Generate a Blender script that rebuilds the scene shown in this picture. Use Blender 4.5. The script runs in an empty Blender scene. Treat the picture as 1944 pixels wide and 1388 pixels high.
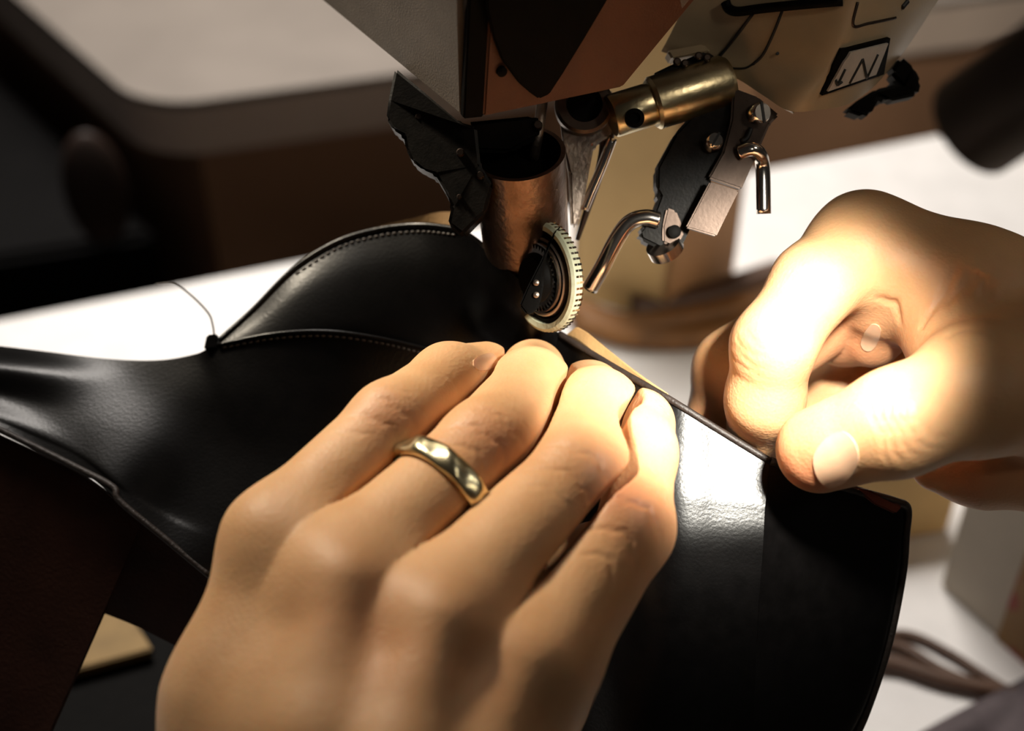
import bpy, bmesh, math, random
import numpy as np
from mathutils import Vector, Matrix
from mathutils.bvhtree import BVHTree
random.seed(4)

# ------------------------------------------------------------------ camera
F = 2670.0                     # focal length in pixels of the 1944 px wide frame
PITCH = math.radians(40)
TABLE_Z = 0.75
CAM = Vector((0, 0, TABLE_Z + 0.352))
scene = bpy.context.scene
cd = bpy.data.cameras.new('camera')
cam = bpy.data.objects.new('camera', cd)
scene.collection.objects.link(cam)
cam.location = CAM
cam.rotation_euler = (math.pi/2 - PITCH, 0, 0)
cd.sensor_width = 36.0
cd.lens = 36.0*F/1944.0
cd.clip_start = 0.005
cd.clip_end = 20
cd.dof.use_dof = True
cd.dof.focus_distance = 0.268
cd.dof.aperture_fstop = 9.5
scene.camera = cam
CM = Matrix.Translation(CAM) @ Matrix.Rotation(math.pi/2 - PITCH, 4, 'X')

def C(px, py, d):              # pixel + distance in mm -> camera space, mm
    return np.array(((px-972.0)/F*d, (694.0-py)/F*d, -d))
def W(c):                      # camera space mm -> world m
    return CM @ Vector((c[0]/1000.0, c[1]/1000.0, c[2]/1000.0))
def P(px, py, d):
    return W(C(px, py, d))
def Pz(px, py, z):             # point of a pixel's ray at world height z
    dr = (P(px, py, 1000.0) - CAM)
    t = (z - CAM.z)/dr.z
    return CAM + dr*t

# ------------------------------------------------------------------ world, lights, exposure
w = bpy.data.worlds.new('world'); scene.world = w; w.use_nodes = True
w.node_tree.nodes['Background'].inputs[0].default_value = (1.0, 0.86, 0.74, 1)
w.node_tree.nodes['Background'].inputs[1].default_value = 0.013
vs = scene.view_settings
vs.view_transform = 'Standard'; vs.look = 'None'; vs.gamma = 1.0
vs.use_curve_mapping = False
vs.exposure = 0.0

def look(o, target):
    o.rotation_euler = (Vector(target) - o.location).to_track_quat('-Z', 'Y').to_euler()
def area(name, loc, target, size, energy, col, spread=180):
    l = bpy.data.lights.new(name, 'AREA'); l.size = size; l.energy = energy; l.color = col; l.spread = math.radians(spread)
    o = bpy.data.objects.new(name, l); scene.collection.objects.link(o)
    o.location = loc; look(o, target); return o
def spot(name, loc, target, ang, blend, energy, col, r):
    l = bpy.data.lights.new(name, 'SPOT'); l.energy = energy; l.color = col
    l.spot_size = math.radians(ang); l.spot_blend = blend; l.shadow_soft_size = r
    o = bpy.data.objects.new(name, l); scene.collection.objects.link(o)
    o.location = loc; look(o, target); return o
# ceiling lamp over the far side of the bench
area('ceiling_light', (-0.16, 0.98, 1.95), (-0.10, 0.64, TABLE_Z), 0.6, 3.9, (1.0, 0.93, 0.86), 55)
# fill light added behind the camera to brighten fronts on the far half of the bench
area('front_fill', (0.9, -0.3, 2.0), (0.05, 0.72, 0.80), 0.3, 0.5, (1.0, 0.88, 0.72), 28)
# work lamp over the worker's shoulder
spot('work_light', (-0.45, 0.62, 1.45), P(985, 655, 272), 11.5, 1.0, 72.0, (1.0, 0.87, 0.68), 0.06)
# LED of the small gooseneck lamp whose head is in view
LAMP_TIP = P(1850, 240, 178)
LAMP_AIM = P(1225, 675, 243)
spot('gooseneck_light', P(1836, 252, 180), P(1375, 755, 271), 55, 0.95, 2.6, (1.0, 0.95, 0.84), 0.006)

# ------------------------------------------------------------------ helpers
def mat(name, base, rough=0.5, metal=0.0, spec=0.5, noise=0.0, scale=200.0, bump=0.0, bscale=600.0, sss=0.0, coat=0.0):
    m = bpy.data.materials.new(name); m.use_nodes = True
    nt = m.node_tree; b = nt.nodes['Principled BSDF']
    b.inputs['Base Color'].default_value = (*base, 1)
    b.inputs['Roughness'].default_value = rough
    b.inputs['Metallic'].default_value = metal
    b.inputs['Specular IOR Level'].default_value = spec
    b.inputs['Coat Weight'].default_value = coat
    tc = nt.nodes.new('ShaderNodeTexCoord')
    if noise > 0:
        n = nt.nodes.new('ShaderNodeTexNoise'); n.inputs['Scale'].default_value = scale
        n.inputs['Detail'].default_value = 4
        nt.links.new(tc.outputs['Object'], n.inputs['Vector'])
        r = nt.nodes.new('ShaderNodeValToRGB')
        r.color_ramp.elements[0].position = 0.3; r.color_ramp.elements[1].position = 0.7
        r.color_ramp.elements[0].color = (*[c*(1-noise) for c in base], 1)
        r.color_ramp.elements[1].color = (*[min(1, c*(1+noise)) for c in base], 1)
        nt.links.new(n.outputs['Fac'], r.inputs['Fac'])
        nt.links.new(r.outputs['Color'], b.inputs['Base Color'])
    if bump > 0:
        n2 = nt.nodes.new('ShaderNodeTexNoise'); n2.inputs['Scale'].default_value = bscale
        n2.inputs['Detail'].default_value = 3
        nt.links.new(tc.outputs['Object'], n2.inputs['Vector'])
        bp = nt.nodes.new('ShaderNodeBump'); bp.inputs['Strength'].default_value = bump
        bp.inputs['Distance'].default_value = 0.0004
        nt.links.new(n2.outputs['Fac'], bp.inputs['Height'])
        nt.links.new(bp.outputs['Normal'], b.inputs['Normal'])
    return m

M = {}
M['table'] = mat('white_laminate', (0.80, 0.78, 0.76), 0.45, noise=0.05, scale=60)
M['floor'] = mat('floor_brown', (0.09, 0.05, 0.03), 0.6, noise=0.2, scale=8)
M['wall'] = mat('wall_brown', (0.13, 0.075, 0.045), 0.8, noise=0.12, scale=6)
M['cab_top'] = mat('cabinet_top', (0.23, 0.20, 0.175), 0.35, noise=0.08, scale=20)
M['cab_edge'] = mat('cabinet_edge', (0.72, 0.60, 0.52), 0.5, noise=0.08, scale=20)
M['cab_front'] = mat('cabinet_front', (0.34, 0.19, 0.11), 0.6, noise=0.1, scale=15)
M['black_unit'] = mat('black_unit', (0.002, 0.0017, 0.0017), 0.8, spec=0.1, noise=0.2, scale=30)
M['handle'] = mat('handle_brown', (0.025, 0.013, 0.009), 0.5, noise=0.1)
M['paint'] = mat('machine_paint', (0.13, 0.108, 0.09), 0.5, noise=0.10, scale=160, bump=0.25, bscale=2500)
M['cream'] = mat('machine_cream', (0.36, 0.275, 0.17), 0.38, noise=0.07, scale=90, bump=0.1, bscale=2500)
M['front_shade'] = mat('front_shade_brown', (0.12, 0.045, 0.022), 0.5, spec=0.3, noise=0.18, scale=70, bump=0.2, bscale=2200)  # housing paint darkened and warmed to stand for shade and bounce light
M['black_plastic'] = mat('black_plastic', (0.004, 0.0035, 0.003), 0.6, spec=0.05, noise=0.2, scale=300, bump=0.1, bscale=1500)
M['black_cast'] = mat('black_cast_iron', (0.008, 0.007, 0.006), 0.45, spec=0.12, noise=0.4, scale=500, bump=0.12, bscale=1900)
M['steel'] = mat('polished_steel', (0.78, 0.72, 0.66), 0.16, metal=1.0, noise=0.05, scale=300)
M['steel_dull'] = mat('brushed_steel', (0.42, 0.34, 0.28), 0.42, metal=1.0, noise=0.2, scale=260, bump=0.3, bscale=1200)
M['steel_dark'] = mat('dark_steel', (0.085, 0.062, 0.05), 0.45, metal=1.0, noise=0.12, scale=260, bump=0.06, bscale=1500)
M['tube'] = mat('worn_tube_steel', (0.17, 0.11, 0.08), 0.36, metal=1.0, noise=0.2, scale=220, bump=0.4, bscale=700)
M['brass'] = mat('zinc_brass', (0.52, 0.44, 0.27), 0.30, metal=1.0, noise=0.15, scale=180, bump=0.15, bscale=900)
M['ring'] = mat('gold', (0.80, 0.71, 0.45), 0.24, metal=1.0, noise=0.03, scale=200)
M['rim_green'] = mat('wheel_rubber', (0.42, 0.43, 0.30), 0.55, noise=0.1, scale=400, bump=0.3, bscale=1500)
M['button_grey'] = mat('button_grey', (0.45, 0.41, 0.36), 0.5, noise=0.12, scale=260, bump=0.2, bscale=2000)
M['ink'] = mat('ink_black', (0.004, 0.004, 0.004), 0.6, noise=0.1)
M['leather'] = mat('black_leather', (0.0022, 0.0019, 0.0019), 0.29, spec=0.33, noise=0.3, scale=300, bump=0.10, bscale=1600)
M['leather_edge'] = mat('leather_cut_edge', (0.02, 0.013, 0.01), 0.55, noise=0.3, scale=600, bump=0.4, bscale=1800)
M['lining'] = mat('tan_lining', (0.46, 0.27, 0.11), 0.7, noise=0.12, scale=300, bump=0.2, bscale=1500)
M['lining_dark'] = mat('brown_lining', (0.03, 0.011, 0.006), 0.7, spec=0.15, noise=0.25, scale=90, bump=0.3, bscale=1200)
M['fold'] = mat('folded_brown_leather', (0.13, 0.035, 0.02), 0.3, noise=0.2, scale=300, bump=0.1, bscale=1500)
M['thread'] = mat('dark_thread', (0.08, 0.068, 0.06), 0.5, noise=0.2, scale=900)
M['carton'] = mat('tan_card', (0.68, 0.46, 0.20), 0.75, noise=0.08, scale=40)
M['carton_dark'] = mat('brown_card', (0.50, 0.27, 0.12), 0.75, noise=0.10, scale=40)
M['offcut'] = mat('dull_wood', (0.30, 0.19, 0.07), 0.7, noise=0.15, scale=120)
M['strap'] = mat('brown_strap', (0.20, 0.085, 0.02), 0.6, noise=0.35, scale=70)
M['box_white'] = mat('white_card', (0.46, 0.40, 0.32), 0.7, noise=0.06, scale=50)
M['cord'] = mat('brown_cord', (0.09, 0.045, 0.025), 0.5, noise=0.15, scale=90)
M['cloth'] = mat('grey_cloth', (0.10, 0.08, 0.085), 0.9, noise=0.15, scale=200, bump=0.4, bscale=1500)
M['lamp'] = mat('lamp_grey', (0.11, 0.085, 0.07), 0.38, metal=0.6, noise=0.1, scale=120, bump=0.1, bscale=1500)
M['lens'] = bpy.data.materials.new('lamp_lens'); M['lens'].use_nodes = True
_b = M['lens'].node_tree.nodes['Principled BSDF']; _b.inputs['Emission Color'].default_value = (1, .95, .85, 1); _b.inputs['Emission Strength'].default_value = 8
# printed panel: orange ground with red blots
m = mat('orange_print', (0.30, 0.14, 0.03), 0.6); M['print'] = m
nt = m.node_tree; tc = nt.nodes.new('ShaderNodeTexCoord'); vo = nt.nodes.new('ShaderNodeTexVoronoi'); vo.inputs['Scale'].default_value = 70
rp = nt.nodes.new('ShaderNodeValToRGB'); rp.color_ramp.elements[0].position = 0.28; rp.color_ramp.elements[1].position = 0.42
rp.color_ramp.elements[0].color = (0.28, 0.03, 0.015, 1); rp.color_ramp.elements[1].color = (0.26, 0.13, 0.03, 1)
nt.links.new(tc.outputs['Object'], vo.inputs['Vector']); nt.links.new(vo.outputs['Distance'], rp.inputs['Fac'])
nt.links.new(rp.outputs['Color'], nt.nodes['Principled BSDF'].inputs['Base Color'])

def skin_material():
    m = bpy.data.materials.new('skin'); m.use_nodes = True
    nt = m.node_tree; b = nt.nodes['Principled BSDF']
    tc = nt.nodes.new('ShaderNodeTexCoord')
    at = nt.nodes.new('ShaderNodeAttribute'); at.attribute_name = 'redness'
    n = nt.nodes.new('ShaderNodeTexNoise'); n.inputs['Scale'].default_value = 90; n.inputs['Detail'].default_value = 5
    nt.links.new(tc.outputs['Object'], n.inputs['Vector'])
    r = nt.nodes.new('ShaderNodeValToRGB')
    r.color_ramp.elements[0].position = 0.3; r.color_ramp.elements[1].position = 0.7
    r.color_ramp.elements[0].color = (0.57, 0.315, 0.15, 1)
    r.color_ramp.elements[1].color = (0.65, 0.385, 0.20, 1)
    nt.links.new(n.outputs['Fac'], r.inputs['Fac'])
    mx = nt.nodes.new('ShaderNodeMixRGB'); mx.inputs[2].default_value = (0.50, 0.19, 0.09, 1)
    nt.links.new(at.outputs['Fac'], mx.inputs[0]); nt.links.new(r.outputs['Color'], mx.inputs[1])
    nt.links.new(mx.outputs['Color'], b.inputs['Base Color'])
    b.inputs['Roughness'].default_value = 0.5
    b.inputs['Specular IOR Level'].default_value = 0.35
    b.inputs['Subsurface Weight'].default_value = 0.35
    b.inputs['Subsurface Radius'].default_value = (1.0, 0.35, 0.18)
    b.inputs['Subsurface Scale'].default_value = 0.0013
    # fine skin relief
    v = nt.nodes.new('ShaderNodeTexVoronoi'); v.inputs['Scale'].default_value = 1500
    n2 = nt.nodes.new('ShaderNodeTexNoise'); n2.inputs['Scale'].default_value = 450; n2.inputs['Detail'].default_value = 4
    nt.links.new(tc.outputs['Object'], v.inputs['Vector']); nt.links.new(tc.outputs['Object'], n2.inputs['Vector'])
    ad = nt.nodes.new('ShaderNodeMath'); ad.operation = 'ADD'
    nt.links.new(v.outputs['Distance'], ad.inputs[0]); nt.links.new(n2.outputs['Fac'], ad.inputs[1])
    bp = nt.nodes.new('ShaderNodeBump'); bp.inputs['Strength'].default_value = 0.25; bp.inputs['Distance'].default_value = 0.00022
    nt.links.new(ad.outputs[0], bp.inputs['Height']); nt.links.new(bp.outputs['Normal'], b.inputs['Normal'])
    return m
M['skin'] = skin_material()
M['nail'] = mat('fingernail', (0.66, 0.41, 0.26), 0.25, spec=0.6, noise=0.05, scale=300)
M['nail'].node_tree.nodes['Principled BSDF'].inputs['Subsurface Weight'].default_value = 0.2
M['nail'].node_tree.nodes['Principled BSDF'].inputs['Subsurface Scale'].default_value = 0.001

def link(o):
    scene.collection.objects.link(o); return o
def origin_of(p):
    while p.parent: p = p.parent
    return p.location.copy()
def thing(name, label, cat, loc, group=None):
    o = link(bpy.data.objects.new(name, None)); o.location = loc
    o.empty_display_size = 0.01
    o['label'] = label; o['category'] = cat
    if group: o['group'] = group
    return o
def tag(o, label, cat, group=None):
    o['label'] = label; o['category'] = cat
    if group: o['group'] = group
    return o
def obj(name, verts, faces, material, parent=None, smooth=False, loc=None, bevel=0.0, seg=2):
    """verts are world coordinates; the object sits at loc (or at its thing's base)"""
    org = origin_of(parent) if parent else (Vector(loc) if loc is not None else sum((Vector(v) for v in verts), Vector())/len(verts))
    me = bpy.data.meshes.new(name)
    me.from_pydata([tuple(Vector(v)-org) for v in verts], [], [tuple(f) for f in faces])
    bm = bmesh.new(); bm.from_mesh(me)
    bmesh.ops.recalc_face_normals(bm, faces=bm.faces)
    if bevel > 0:
        bmesh.ops.bevel(bm, geom=list(bm.edges), offset=bevel, segments=seg, affect='EDGES', clamp_overlap=True)
    bm.to_mesh(me); bm.free()
    for p in me.polygons: p.use_smooth = smooth
    me.materials.append(material)
    o = link(bpy.data.objects.new(name, me))
    if parent: o.parent = parent
    else: o.location = org
    if bevel > 0:
        for p in me.polygons: p.use_smooth = True
        try: me.set_sharp_from_angle(angle=math.radians(35))
        except Exception: pass
    return o
def hull8(a, b):               # two corresponding loops -> closed solid
    n = len(a); v = list(a)+list(b)
    f = [tuple(range(n))[::-1], tuple(range(n, 2*n))]
    f += [(i, (i+1) % n, n+(i+1) % n, n+i) for i in range(n)]
    return v, f
UP = Vector((0, 0, 1))
VIEW = (P(972, 694, 1000) - CAM).normalized()     # into the picture
def prism(name, loop, vec, material, parent=None, bevel=0.0, seg=2):
    loop = [Vector(p) for p in loop]; v, f = hull8(loop, [p+Vector(vec) for p in loop])
    return obj(name, v, f, material, parent, bevel=bevel, seg=seg)
def frame(d):
    d = Vector(d).normalized()
    a = Vector((0, 0, 1)) if abs(d.z) < 0.9 else Vector((1, 0, 0))
    x = d.cross(a).normalized(); y = d.cross(x).normalized()
    return x, y, d
def lathe_vf(o, d, prof, n=32, closed=False):
    """prof: list of (distance along d, radius), metres"""
    x, y, z = frame(d); o = Vector(o); v = []; f = []
    for t, r in prof:
        for k in range(n):
            a = 2*math.pi*k/n
            v.append(o + z*t + (x*math.cos(a)+y*math.sin(a))*max(r, 1e-6))
    m = len(prof)
    for i in range(m-1 if not closed else m):
        j = (i+1) % m
        for k in range(n):
            f.append((i*n+k, i*n+(k+1) % n, j*n+(k+1) % n, j*n+k))
    if not closed:
        f.append(tuple(range(n))[::-1]); f.append(tuple(range((m-1)*n, m*n)))
    return v, f
def lathe(name, o, d, prof, material, parent=None, n=32, closed=False):
    v, f = lathe_vf(o, d, prof, n, closed)
    ob = obj(name, v, f, material, parent, smooth=True)
    try: ob.data.set_sharp_from_angle(angle=math.radians(40))
    except Exception: pass
    return ob
def catmull(pts, n):
    pts = [np.array(p, float) for p in pts]
    if len(pts) < 3:
        return [pts[0]+(pts[-1]-pts[0])*i/(n-1) for i in range(n)]
    out = []
    e = [2*pts[0]-pts[1]] + pts + [2*pts[-1]-pts[-2]]
    m = len(pts)-1
    for i in range(n):
        s = i/(n-1)*m; k = min(int(s), m-1); t = s-k
        p0, p1, p2, p3 = e[k], e[k+1], e[k+2], e[k+3]
        out.append(0.5*((2*p1)+(-p0+p2)*t+(2*p0-5*p1+4*p2-p3)*t*t+(-p0+3*p1-3*p2+p3)*t**3))
    return out
def tube_vf(path, r, n=12, rr=None):
    path = [Vector(p) for p in path]; v = []; f = []
    d0 = (path[1]-path[0]).normalized(); x, y, _ = frame(d0)
    m = len(path)
    for i, p in enumerate(path):
        d = (path[min(i+1, m-1)]-path[max(i-1, 0)]).normalized()
        x = (x - d*x.dot(d)).normalized(); y = d.cross(x)
        ri = rr[i] if rr else r
        for k in range(n):
            a = 2*math.pi*k/n
            v.append(p+(x*math.cos(a)+y*math.sin(a))*ri)
    for i in range(m-1):
        for k in range(n):
            f.append((i*n+k, i*n+(k+1) % n, (i+1)*n+(k+1) % n, (i+1)*n+k))
    f.append(tuple(range(n))[::-1]); f.append(tuple(range((m-1)*n, m*n)))
    return v, f
def tube(name, ctrl, r, material, parent=None, n=12, steps=40, rr=None):
    """ctrl: list of (px,py,d)"""
    pts = catmull(ctrl, steps)
    v, f = tube_vf([P(*p) for p in pts], r, n, rr)
    return obj(name, v, f, material, parent, smooth=True)
def sheet_grid(rows, nu, nv):
    """rows of (px,py,d) control points -> nv x nu world points"""
    dense = [catmull(r, nu) for r in rows]
    out = []
    cols = [catmull([dense[j][i] for j in range(len(rows))], nv) for i in range(nu)]
    for j in range(nv):
        out.append([P(*cols[i][j]) for i in range(nu)])
    return out
def sheet(name, rows, nu, nv, thick, material, parent=None, grid=None):
    g = grid or sheet_grid(rows, nu, nv)
    nv = len(g); nu = len(g[0])
    nrm = []
    for j in range(nv):
        r = []
        for i in range(nu):
            a = g[j][min(i+1, nu-1)]-g[j][max(i-1, 0)]; b = g[min(j+1, nv-1)][i]-g[max(j-1, 0)][i]
            n = a.cross(b)
            n = n.normalized() if n.length > 1e-12 else -VIEW
            if n.dot(VIEW) > 0: n = -n
            r.append(n)
        nrm.append(r)
    v = [g[j][i] for j in range(nv) for i in range(nu)]
    v += [g[j][i]-nrm[j][i]*thick for j in range(nv) for i in range(nu)]
    N = nu*nv; f = []
    for j in range(nv-1):
        for i in range(nu-1):
            a = j*nu+i; q = (a, a+1, a+nu+1, a+nu)
            f.append(q); f.append(tuple(N+k for k in q)[::-1])
    edge = [i for i in range(nu)] + [j*nu+nu-1 for j in range(1, nv)] + [(nv-1)*nu+i for i in range(nu-2, -1, -1)] + [j*nu for j in range(nv-2, 0, -1)]
    for k in range(len(edge)):
        a, b = edge[k], edge[(k+1) % len(edge)]
        f.append((a, b, N+b, N+a))
    o = obj(name, v, f, material, parent, smooth=True)
    try: o.data.set_sharp_from_angle(angle=math.radians(60))
    except Exception: pass
    return o

# ------------------------------------------------------------------ the setting
def box_w(name, x0, x1, y0, y1, z0, z1, material, parent=None, bevel=0.0):
    a = [Vector((x0, y0, z0)), Vector((x1, y0, z0)), Vector((x1, y1, z0)), Vector((x0, y1, z0))]
    return prism(name, a, (0, 0, z1-z0), material, parent, bevel=bevel)
fl = box_w('floor', -3, 3, -2, 4, -0.05, 0.0, M['floor']); fl['kind'] = 'structure'
wb = box_w('wall_back', -3, 3, 3.2, 3.3, 0.0, 2.7, M['wall']); wb['kind'] = 'structure'

# white work table: its far edge runs through these two pixels
ea = Pz(-60, 610, TABLE_Z); eb = Pz(2000, 205, TABLE_Z)
ed = (eb-ea).normalized(); ed.z = 0; eperp = Vector((ed.y, -ed.x, 0)).normalized()   # towards the camera
if eperp.y > 0: eperp = -eperp
t0 = ea - ed*0.35; t1 = eb + ed*0.30
tl = [t0, t1, t1+eperp*0.85, t0+eperp*0.85]
table = thing('work_table', 'white laminate work table under the sewing machine', 'table', Vector(((t0.x+t1.x)/2, (t0.y+t1.y)/2-0.3, 0)))
prism('tabletop', tl, (0, 0, -0.028), M['table'], table, bevel=0.004)
for q in tl:
    c = Vector(((tl[0].x+tl[2].x)/2, (tl[0].y+tl[2].y)/2, 0)); qq = q + (c-Vector((q.x, q.y, 0))).normalized()*0.07
    lathe('leg', (qq.x, qq.y, 0.0), UP, [(0, 0.02), (TABLE_Z-0.028, 0.02)], M['black_unit'], table, n=16)

# cabinet behind the table with pale top
CZ = TABLE_Z - 0.02
k0 = Pz(272, 205, CZ); k1 = Pz(760, 140, CZ); kl = Pz(-30, -60, CZ)
kd = (k1-k0).normalized(); kl_d = (kl-k0).normalized()
cab = thing('cabinet', 'low cabinet with pale grey top and brown front behind the white table', 'cabinet', Vector((k0.x, k0.y, 0)))
def rounded_corner(p, d1, d2, r, n=8):
    return [p + d1*r*(1-math.sin(a))**1.0 + d2*r*(1-math.cos(a)) for a in [math.pi/2*i/n for i in range(n+1)]]
loop = [k0+kd*1.3, k0+kd*1.3+kl_d*0.55, k0+kl_d*0.55] + sorted(rounded_corner(k0, kd, kl_d, 0.03), key=lambda q: -(q-k0).dot(kl_d)+ (q-k0).dot(kd))
prism('cabinet_top', loop, (0, 0, -0.004), M['cab_top'], cab)
prism('top_edge', loop, (0, 0, -0.028), M['cab_edge'], cab).location.z = -0.0045
ins = 0.012
fb = [k0+kd*0.03+kl_d*ins, k0+kd*1.28+kl_d*ins, k0+kd*1.28+kl_d*0.53, k0+kd*0.03+kl_d*0.53]
fb = [Vector((q.x, q.y, 0.0)) for q in fb]
prism('body', fb, (0, 0, CZ-0.034), M['cab_front'], cab)
# dark unit beside it
uz = CZ-0.075
u0 = k0 + kd*0.015 + kl_d*0.03; 
un = [u0 - kd*0.75, u0, u0+kl_d*0.4, u0-kd*0.75+kl_d*0.4]
un = [Vector((q.x, q.y-0.035, 0)) for q in un]
unit = thing('drawer_unit', 'black drawer unit with a brown oval handle beside the pale topped cabinet', 'cabinet', un[1])
prism('body', un, (0, 0, uz), M['black_unit'], unit, bevel=0.004)
nrm_u = Vector((kd.y, -kd.x, 0)).normalized()
hp = Pz(182, 360, uz-0.06); 
# slide the handle onto the unit's front
dlt = (Vector((un[0].x, un[0].y, 0))-Vector((hp.x, hp.y, 0))).dot(nrm_u)
ray = (hp-CAM).normalized(); hp = hp + ray*(dlt/ray.dot(nrm_u))
hv = []; hf = []
for i in range(13):
    for k in range(20):
        th = math.pi*i/12; a = 2*math.pi*k/20
        hv.append(hp + UP*0.036*math.cos(th) + kd*0.017*math.sin(th)*math.cos(a) + nrm_u*0.008*math.sin(th)*math.sin(a))
for i in range(12):
    for k in range(20): hf.append((i*20+k, i*20+(k+1) % 20, (i+1)*20+(k+1) % 20, (i+1)*20+k))
obj('handle', hv, hf, M['handle'], unit, smooth=True)

# ------------------------------------------------------------------ sewing machine
base = Pz(1040, 1000, TABLE_Z); base = P(1035, 640, 292); base.z = TABLE_Z
mc = thing('sewing_machine', 'industrial post-bed sewing machine with cream head, brass pin and black presser parts', 'sewing machine', base)
def bvh_of(o):
    me = o.data; off = origin_of(o)
    return BVHTree.FromPolygons([v.co+off for v in me.vertices], [tuple(p.vertices) for p in me.polygons])
def hit(bvh, px, py, off=0.0):
    d = (P(px, py, 1000)-CAM).normalized()
    loc, n, i, dist = bvh.ray_cast(CAM, d)
    if loc is None: return None, None
    if n.dot(d) > 0: n = -n
    return loc + n*off, n

# bed plate and post (below the work piece), column and arm outside the picture
bx, by = base.x, base.y
box_w('bed_plate', bx-0.20, bx+0.05, by-0.07, by+0.05, TABLE_Z, TABLE_Z+0.03, M['black_plastic'], mc, bevel=0.004)
pz = P(1040, 660, 297).z
box_w('post', bx-0.024, bx+0.002, by-0.004, by+0.03, TABLE_Z+0.03, pz-0.006, M['paint'], mc, bevel=0.003)
box_w('column', bx+0.33, bx+0.42, by+0.02, by+0.12, TABLE_Z, 1.27, M['paint'], mc, bevel=0.01)
box_w('column_foot', bx+0.30, bx+0.45, by-0.02, by+0.16, TABLE_Z, TABLE_Z+0.025, M['paint'], mc, bevel=0.006)
box_w('arm', bx-0.05, bx+0.40, by+0.03, by+0.12, 1.05, 1.27, M['paint'], mc, bevel=0.01)

# head housing
A = P(879, 229, 262); zA = A.z
L = Pz(590, -10, zA); R = Pz(1182, 167, zA)
RT = P(1345, -30, 262)
upv = UP*0.11
Lb = L + (R-A); 
loop = [A, L, L+(R-A)*0.98, R]
RTv = (RT-R); RTv = RTv*(0.11/max(RTv.z, 1e-3))
top = [A+upv, L+upv, L+(R-A)*0.98+RTv, R+RTv]
v, f = hull8(loop, top)
head = obj('head_housing', v, f, M['paint'], mc, bevel=0.0012)
fn = (R-A).cross(UP).normalized()
if fn.dot(VIEW) > 0: fn = -fn
# front face's shade and warm bounce coloured in as a brown sheet, standing a little proud of the housing behind a dark joint
def on_front(px, py, off=0.0):
    n = (R-A).cross((A+upv)-A).normalized()
    if n.dot(VIEW) > 0: n = -n
    d = (P(px, py, 1000)-CAM).normalized()
    t = (A + n*off - CAM).dot(n)/d.dot(n)
    return CAM + d*t, n
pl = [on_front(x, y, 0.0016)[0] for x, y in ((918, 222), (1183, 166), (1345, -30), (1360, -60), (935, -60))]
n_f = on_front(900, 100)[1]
prism('front_shade_sheet', pl, -n_f*0.0028, M['front_shade'], mc, bevel=0.0004)
jn = [on_front(x, y, 0.0011)[0] for x, y in ((880, 227), (919, 223), (936, -60), (893, -60))]
prism('joint_strip', jn, -n_f*0.002, M['black_plastic'], mc, bevel=0.0003)
vp = [on_front(x, y, 0.0028)[0] for x, y in ((922, -60), (925, 20), (938, 75), (955, 118), (985, 158), (1008, 178), (1024, 189), (1044, 180), (1070, 140), (1110, 75), (1190, -60))]
vpl = prism('black_v_sheet', vp, -n_f*0.0012, M['black_plastic'], mc, bevel=0.0003)  # thin black V-shaped sheet over the front face
sc_p, _ = on_front(951, 134, 0.0016)
lathe('screw', sc_p, n_f, [(0, 0.0010), (0.0007, 0.0010), (0.0009, 0.0007)], M['black_plastic'], mc, n=16)
lf = [A+Vector((0, 0, 0)), L]

# black presser bracket below the housing
br = [(750, 128, 274), (737, 190, 272), (733, 224, 271), (746, 246, 271), (766, 258, 270), (770, 282, 270), (782, 306, 270), (803, 322, 269), (826, 331, 269), (848, 368, 268), (857, 392, 268), (850, 425, 268), (878, 446, 268), (922, 402, 268), (936, 352, 267), (912, 312, 266), (905, 240, 266), (872, 231, 265)]
prism('presser_bracket', [P(*p) for p in br], VIEW*0.010, M['black_cast'], mc, bevel=0.0006)
blk = [(885, 231, 268), (1010, 219, 270), (1030, 226, 271), (1022, 262, 272), (968, 290, 272), (900, 288, 270)]
prism('presser_block', [P(*p) for p in blk], VIEW*0.012, M['black_plastic'], mc, bevel=0.0008)
for x, y, d, r in ((795, 222, 270.5, 7), (766, 178, 272.5, 5), (874, 290, 266.2, 8), (912, 333, 266.5, 8), (872, 374, 267.3, 5), (1021, 238, 270.5, 9)):
    q = P(x, y, d); lathe('bolt', q, -VIEW, [(-0.002, r/F*0.27), (0.0004, r/F*0.27), (0.0009, r/F*0.19)], M['steel_dark'], mc, n=14)

# presser tube
ta = C(984, 290, 272); tb = C(1006, 556, 297)
axd = (W(tb)-W(ta)); ln = axd.length; axd.normalize()
rt = 90/F*0.272
lathe('presser_tube', W(ta), axd, [(0, rt), (ln, rt*0.93), (ln, rt*0.93-0.0009), (0, rt-0.0009)], M['tube'], mc, n=64, closed=True)
lathe('tube_core', W(ta)+axd*0.004, axd, [(0, rt-0.0012), (ln-0.006, rt*0.93-0.0014)], M['black_plastic'], mc, n=40)
tube('presser_rod', [(1030, 190, 276), (1022, 250, 274), (1012, 300, 277)], 0.0011, M['steel_dull'], mc, steps=10)

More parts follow.
